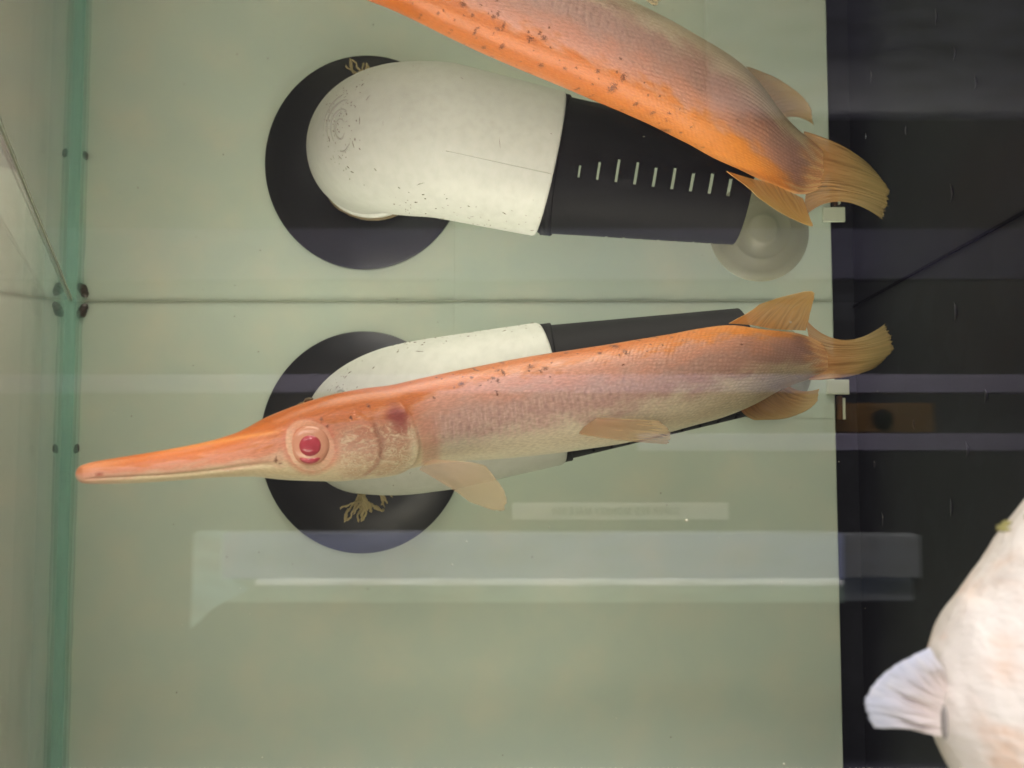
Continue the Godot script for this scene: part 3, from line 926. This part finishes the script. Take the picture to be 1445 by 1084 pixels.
func prism(outline: Array, thick: float) -> ArrayMesh:
	# an upright plate in the room with that mirrored outline
	var pts := PackedVector2Array()
	for p in outline:
		var v := mirror(p[0], p[1])
		pts.append(Vector2(v.x, v.y))
	var st := SurfaceTool.new()
	st.begin(Mesh.PRIMITIVE_TRIANGLES)
	st.set_smooth_group(-1)
	var ix := Geometry2D.triangulate_polygon(pts)
	for z in [ROOM, ROOM + thick]:
		for k in ix.size() / 3:
			for q in 3: st.add_vertex(Vector3(pts[ix[k * 3 + q]].x, pts[ix[k * 3 + q]].y, z))
	for k in pts.size():
		var a := pts[k]
		var b := pts[(k + 1) % pts.size()]
		for v in [Vector3(a.x, a.y, ROOM), Vector3(b.x, b.y, ROOM), Vector3(b.x, b.y, ROOM + thick), Vector3(a.x, a.y, ROOM), Vector3(b.x, b.y, ROOM + thick), Vector3(a.x, a.y, ROOM + thick)]: st.add_vertex(v)
	st.generate_normals()
	return st.commit()

func build_room() -> void:
	var o := thing("shelf_rack", "shelf rack with pale boards opposite the tank, mirrored faintly in the front glass", "shelf", Vector3(0, 0, ROOM))
	part("shelf", board(-700, 528, 2200, 555), M.board, o)
	part("shelf", board(900, 612, 2200, 637), M.board, o)
	part("shelf", board(-700, 318, 2200, 392, 0.02), M.board_dim, o)
	var b := thing("brown_box", "brown cardboard box with a round hole on the shelf, mirrored at the right", "box", mirror(1260, 612))
	part("box_body", board(1196, 569, 1321, 611, 0.1), M.cardboard, b)
	var c := mirror(1247, 592)
	part("hole", lathe([Vector2(0.0175, -0.001), Vector2(0.0175, 0.002), Vector2(0, 0.002)], c, Vector3(0, 0, -1), 32), M.black_plastic, b)
	var s := thing("name_strip", "white paper name strip with printed words, mirrored below the orange fish", "sign", mirror(874, 732))
	part("paper", board(722, 709, 1027, 733, 0.002), M.paper, s)
	var tm := TextMesh.new()
	tm.text = "SUPER RED MONKEY MALE 950"
	var font := SystemFont.new()
	font.font_names = PackedStringArray(["Droid Sans"])
	font.font_weight = 700
	tm.font = font
	tm.font_size = 32
	tm.pixel_size = 0.017 / 32.0
	tm.depth = 0.0006
	var tmi := part("lettering", tm, M.ink, s)
	var tc := mirror(868, 721)
	tmi.global_transform = Transform3D(Basis(Vector3.UP, PI).scaled(Vector3(0.86, 1, 1)), Vector3(tc.x, tc.y, tc.z - 0.001))
	# lit tank hood: pale diffuser, bright tube line, clear lower edge
	var l := thing("hood_lamp", "long bluish-white lamp hood opposite the tank, mirrored across the lower picture", "lamp", mirror(800, 850))
	part("diffuser", board(316, 751, 1186, 815, 0.03), M.lamp_blue, l)
	part("diffuser", board(1187, 754, 1296, 814, 0.03, 0.01), M.lamp_faint, l)
	part("tube", board(362, 817, 1186, 824, 0.02), M.lamp_white, l)
	part("clear_edge", board(320, 816, 1186, 848, 0.02, 0.03), M.lamp_green, l)
	part("clear_edge", board(1187, 816, 1284, 846, 0.02, 0.03), M.lamp_faint, l)
	var hood := AreaLight3D.new()
	hood.name = "hood_area"
	l.add_child(hood)
	var h0 := mirror(316, 815)
	var h1 := mirror(1186, 751)
	hood.global_position = (h0 + h1) / 2 + Vector3(0, 0, -0.004)
	hood.area_size = Vector2(h1.x - h0.x, h1.y - h0.y)
	hood.light_energy = 0.011
	hood.light_color = Color(0.74, 0.78, 1.0)
	hood.shadow_enabled = true
	hood.area_range = 6.0
	hood.area_attenuation = 2.0
	var l2 := thing("upper_hood_lamp", "dim bluish lamp hood high opposite the tank, mirrored at the top right", "lamp", mirror(800, 148))
	part("diffuser", board(1010, -40, 2000, 148, 0.03), M.lamp_dim, l2)
	part("end_cap", prism([[275, 751], [315, 751], [313, 800], [322, 822], [345, 834], [322, 846], [300, 858], [284, 872], [273, 884]], 0.03), M.lamp_end, l)

func build_materials() -> void:
	M.pane = mat(Color(0.95, 1.0, 0.97, 0.0), 0.0)
	M.pane.transparency = BaseMaterial3D.TRANSPARENCY_ALPHA
	M.water = mat(Color(1, 1, 1, 0.0), 0.0)
	M.water.transparency = BaseMaterial3D.TRANSPARENCY_ALPHA
	M.water.refraction_enabled = true
	M.water.refraction_scale = 0.033
	M.wall = mat(Color.WHITE, 0.55)
	M.wall.albedo_texture = noise_tex(0.006, [[0.0, srgb(182, 198, 180)], [0.45, srgb(186, 200, 181)], [0.7, srgb(190, 201, 180)], [1.0, srgb(196, 203, 180)]], 1024, 21, 6)
	M.wall.uv1_triplanar = true
	M.wall.uv1_scale = Vector3.ONE * 3.0
	M.tab = mat(srgb(192, 200, 176), 0.6)
	M.brown = mat(srgb(72, 48, 30), 0.6)
	M.black_wall = mat(Color.WHITE, 0.6)
	M.black_wall.albedo_texture = noise_tex(0.01, [[0.0, srgb(22, 24, 28)], [0.6, srgb(26, 28, 32)], [0.72, srgb(31, 33, 38)], [1.0, srgb(28, 30, 34)]], 512, 4, 5)
	M.black_wall.metallic_specular = 0.3
	M.black_wall.uv1_triplanar = true
	M.black_wall.uv1_scale = Vector3.ONE * 4.0
	M.scum = mat(srgb(152, 162, 142), 0.8)
	M.scum_black = mat(srgb(8, 8, 9), 1.0)
	M.scum_black.metallic_specular = 0.0
	M.speck = mat(srgb(196, 192, 170), 0.8)
	M.bead = mat(srgb(52, 52, 58), 0.3)
	M.bottom = mat(srgb(205, 203, 178), 0.7)
	M.green_glass = mat(srgb(150, 204, 184), 0.3)
	M.green_glass.transparency = BaseMaterial3D.TRANSPARENCY_ALPHA
	M.green_glass.albedo_color.a = 0.5
	M.seal_thin = mat(Color(0.6, 0.8, 0.72, 0.24), 0.4)
	M.seal_thin.transparency = BaseMaterial3D.TRANSPARENCY_ALPHA
	M.side_board = mat(srgb(196, 182, 176), 0.8)
	M.pvc = mat(Color.WHITE, 0.45)
	M.pvc.albedo_texture = noise_tex(0.02, [[0.0, srgb(190, 192, 180)], [0.2, srgb(193, 196, 185)], [0.55, srgb(200, 203, 192)], [1.0, srgb(206, 207, 197)]], 1024, 33, 6)
	M.pvc.uv1_triplanar = true
	M.pvc.uv1_scale = Vector3.ONE * 7.0
	M.pvc_grey = mat(srgb(168, 170, 158), 0.5)
	M.grime = mat(srgb(124, 114, 96), 0.8)
	M.flange = mat(srgb(22, 25, 28), 0.4)
	M.black_plastic = mat(srgb(13, 13, 15), 0.6)
	M.black_plastic.metallic_specular = 0.3
	M.cup = mat(Color(0.56, 0.55, 0.44, 0.62), 0.3)
	M.cup.transparency = BaseMaterial3D.TRANSPARENCY_ALPHA
	M.snail = mat(srgb(52, 44, 32), 0.35)
	M.snail_foot = mat(srgb(96, 90, 70), 0.5)
	M.tan = mat(srgb(172, 158, 116), 0.8)
	M.greybrown = mat(srgb(120, 106, 78), 0.9)
	M.weed = mat(srgb(140, 134, 78), 0.7)
	M.eye_ring = mat(srgb(220, 172, 138), 0.4)
	M.iris = mat(srgb(206, 146, 116), 0.2)
	M.pupil = mat(srgb(172, 66, 74), 0.1)
	M.slit = mat(srgb(140, 134, 132), 0.8)
	M.pale_skin = mat(Color.WHITE, 0.45)
	M.pale_skin.albedo_texture = noise_tex(0.008, [[0.0, srgb(228, 222, 219)], [0.55, srgb(232, 225, 221)], [0.7, srgb(230, 216, 209)], [0.84, srgb(224, 198, 182)], [1.0, srgb(216, 178, 152)]], 512, 17, 5)
	M.pale_skin.heightmap_enabled = true
	M.pale_skin.heightmap_texture = noise_tex(0.03, [], 512, 51, 5)
	M.pale_skin.heightmap_scale = 0.04
	M.pale_skin.uv1_triplanar = true
	M.pale_skin.uv1_scale = Vector3.ONE * 18.0
	M.board = mat(srgb(176, 170, 196), 0.6)
	M.board_dim = mat(srgb(92, 90, 112), 0.7)
	M.cardboard = mat(srgb(138, 104, 62), 0.8)
	M.paper = mat(srgb(236, 230, 222), 0.7)
	M.ink = mat(srgb(36, 30, 30), 0.7)
	for z in [["lamp_blue", Color(0.74, 0.78, 1.0), 0.55], ["lamp_faint", Color(0.82, 0.88, 1.0), 0.2], ["lamp_dim", Color(0.9, 0.88, 1.0), 0.2], ["lamp_white", Color(1, 1, 1), 2.6], ["lamp_green", Color(0.88, 1.0, 0.9), 0.75], ["lamp_end", Color(0.82, 1.0, 0.98), 1.0]]:
		var m := mat(Color(0.7, 0.7, 0.7), 0.5)
		m.emission_enabled = true
		m.emission = z[1]
		m.emission_energy_multiplier = z[2]
		# dusty, uneven diffusers
		m.emission_texture = noise_tex(0.01, [[0.0, Color(0.55, 0.55, 0.55)], [0.5, Color(0.85, 0.85, 0.85)], [1.0, Color(1, 1, 1)]], 256, 40 + M.size(), 5)
		m.emission_operator = BaseMaterial3D.EMISSION_OP_MULTIPLY
		m.uv1_triplanar = true
		m.uv1_scale = Vector3(2.5, 9.0, 2.5)
		M[z[0]] = m

func _ready() -> void:
	# ---------------- camera
	var cam := Camera3D.new()
	cam.name = "camera"
	add_child(cam)
	cam.position = EYE
	var pitch := atan((HORIZON - 542.0) / F)
	cam.rotation = Vector3(pitch, 0, 0)
	cam.fov = rad_to_deg(2.0 * atan(542.0 / F))
	cam.near = 0.01
	cam.far = 20.0
	var ca := CameraAttributesPhysical.new()
	ca.frustum_focal_length = 12.0 / (542.0 / F)      # the same field of view on a 24 mm high sensor
	ca.frustum_focus_distance = 0.33
	ca.exposure_aperture = 15.0
	ca.frustum_near = 0.01
	ca.frustum_far = 20.0
	cam.attributes = ca
	cam.current = true
	# ---------------- surroundings: a dim shop, no sky
	var env := Environment.new()
	env.background_mode = Environment.BG_COLOR
	env.background_color = Color(0.30, 0.29, 0.32)
	env.background_energy_multiplier = 1.0
	env.tonemap_mode = Environment.TONE_MAPPER_LINEAR
	env.tonemap_exposure = 1.0
	env.sdfgi_enabled = true
	env.ssao_enabled = true
	env.ssil_enabled = true
	var we := WorldEnvironment.new()
	we.name = "environment"
	we.environment = env
	add_child(we)
	# ---------------- lamps: the tank lamp over the water, the shop's ceiling panel behind the camera
	noise.seed = 7
	noise.frequency = 0.02
	noise.fractal_octaves = 3
	rng.seed = 4242
	build_materials()
	lamp_panel("tank_lamp", "white lamp panel hung over the water of the tank", Vector3(0.03, 1.56, -0.35), Vector3(0, -1, 0), Vector2(0.44, 0.3), 0.215, Color(1.0, 0.97, 0.88))
	lamp_panel("ceiling_panel_lamp", "white ceiling panel lamp of the shop behind the camera", Vector3(0.1, 1.82, 0.6), Vector3(0, -1, 0.05), Vector2(1.3, 0.2), 2.5, Color(1.0, 0.98, 0.97))
	lamp_panel("low_shelf_lamp", "white lamp panel on the low shelf of the opposite rack", Vector3(0.0, 0.66, 0.8), Vector3(0, 0.45, -1), Vector2(1.2, 0.2), 0.57, Color(1.0, 0.97, 0.86))
	# ---------------- the place and the things in it
	build_tank()
	build_pipe()
	build_suction_cup()
	build_droplets()
	build_particles()
	build_snails()
	build_gar()
	build_white_fish()
	build_growth()
	build_room()

func lamp_panel(called: String, label: String, where: Vector3, towards: Vector3, size: Vector2, energy: float, color: Color) -> void:
	var o := thing(called, label, "lamp", where)
	o.basis = Basis.looking_at(towards.normalized(), Vector3.FORWARD if absf(towards.normalized().y) > 0.9 else Vector3.UP)
	var m := mat(Color(0.8, 0.8, 0.8), 0.5)
	m.emission_enabled = true
	m.emission = color
	m.emission_energy_multiplier = 1.0
	var face := BoxMesh.new()
	face.size = Vector3(size.x, size.y, 0.01)
	part("diffuser", face, m, o, Vector3(0, 0, 0.008))
	var frame := BoxMesh.new()
	frame.size = Vector3(size.x + 0.02, size.y + 0.02, 0.02)
	part("housing", frame, M.board_dim, o, Vector3(0, 0, 0.024))
	var l := AreaLight3D.new()
	l.name = called + "_area"
	o.add_child(l)
	l.area_size = size
	l.light_energy = energy
	l.light_color = color
	l.shadow_enabled = true
	l.area_range = 6.0
	l.area_attenuation = 2.0
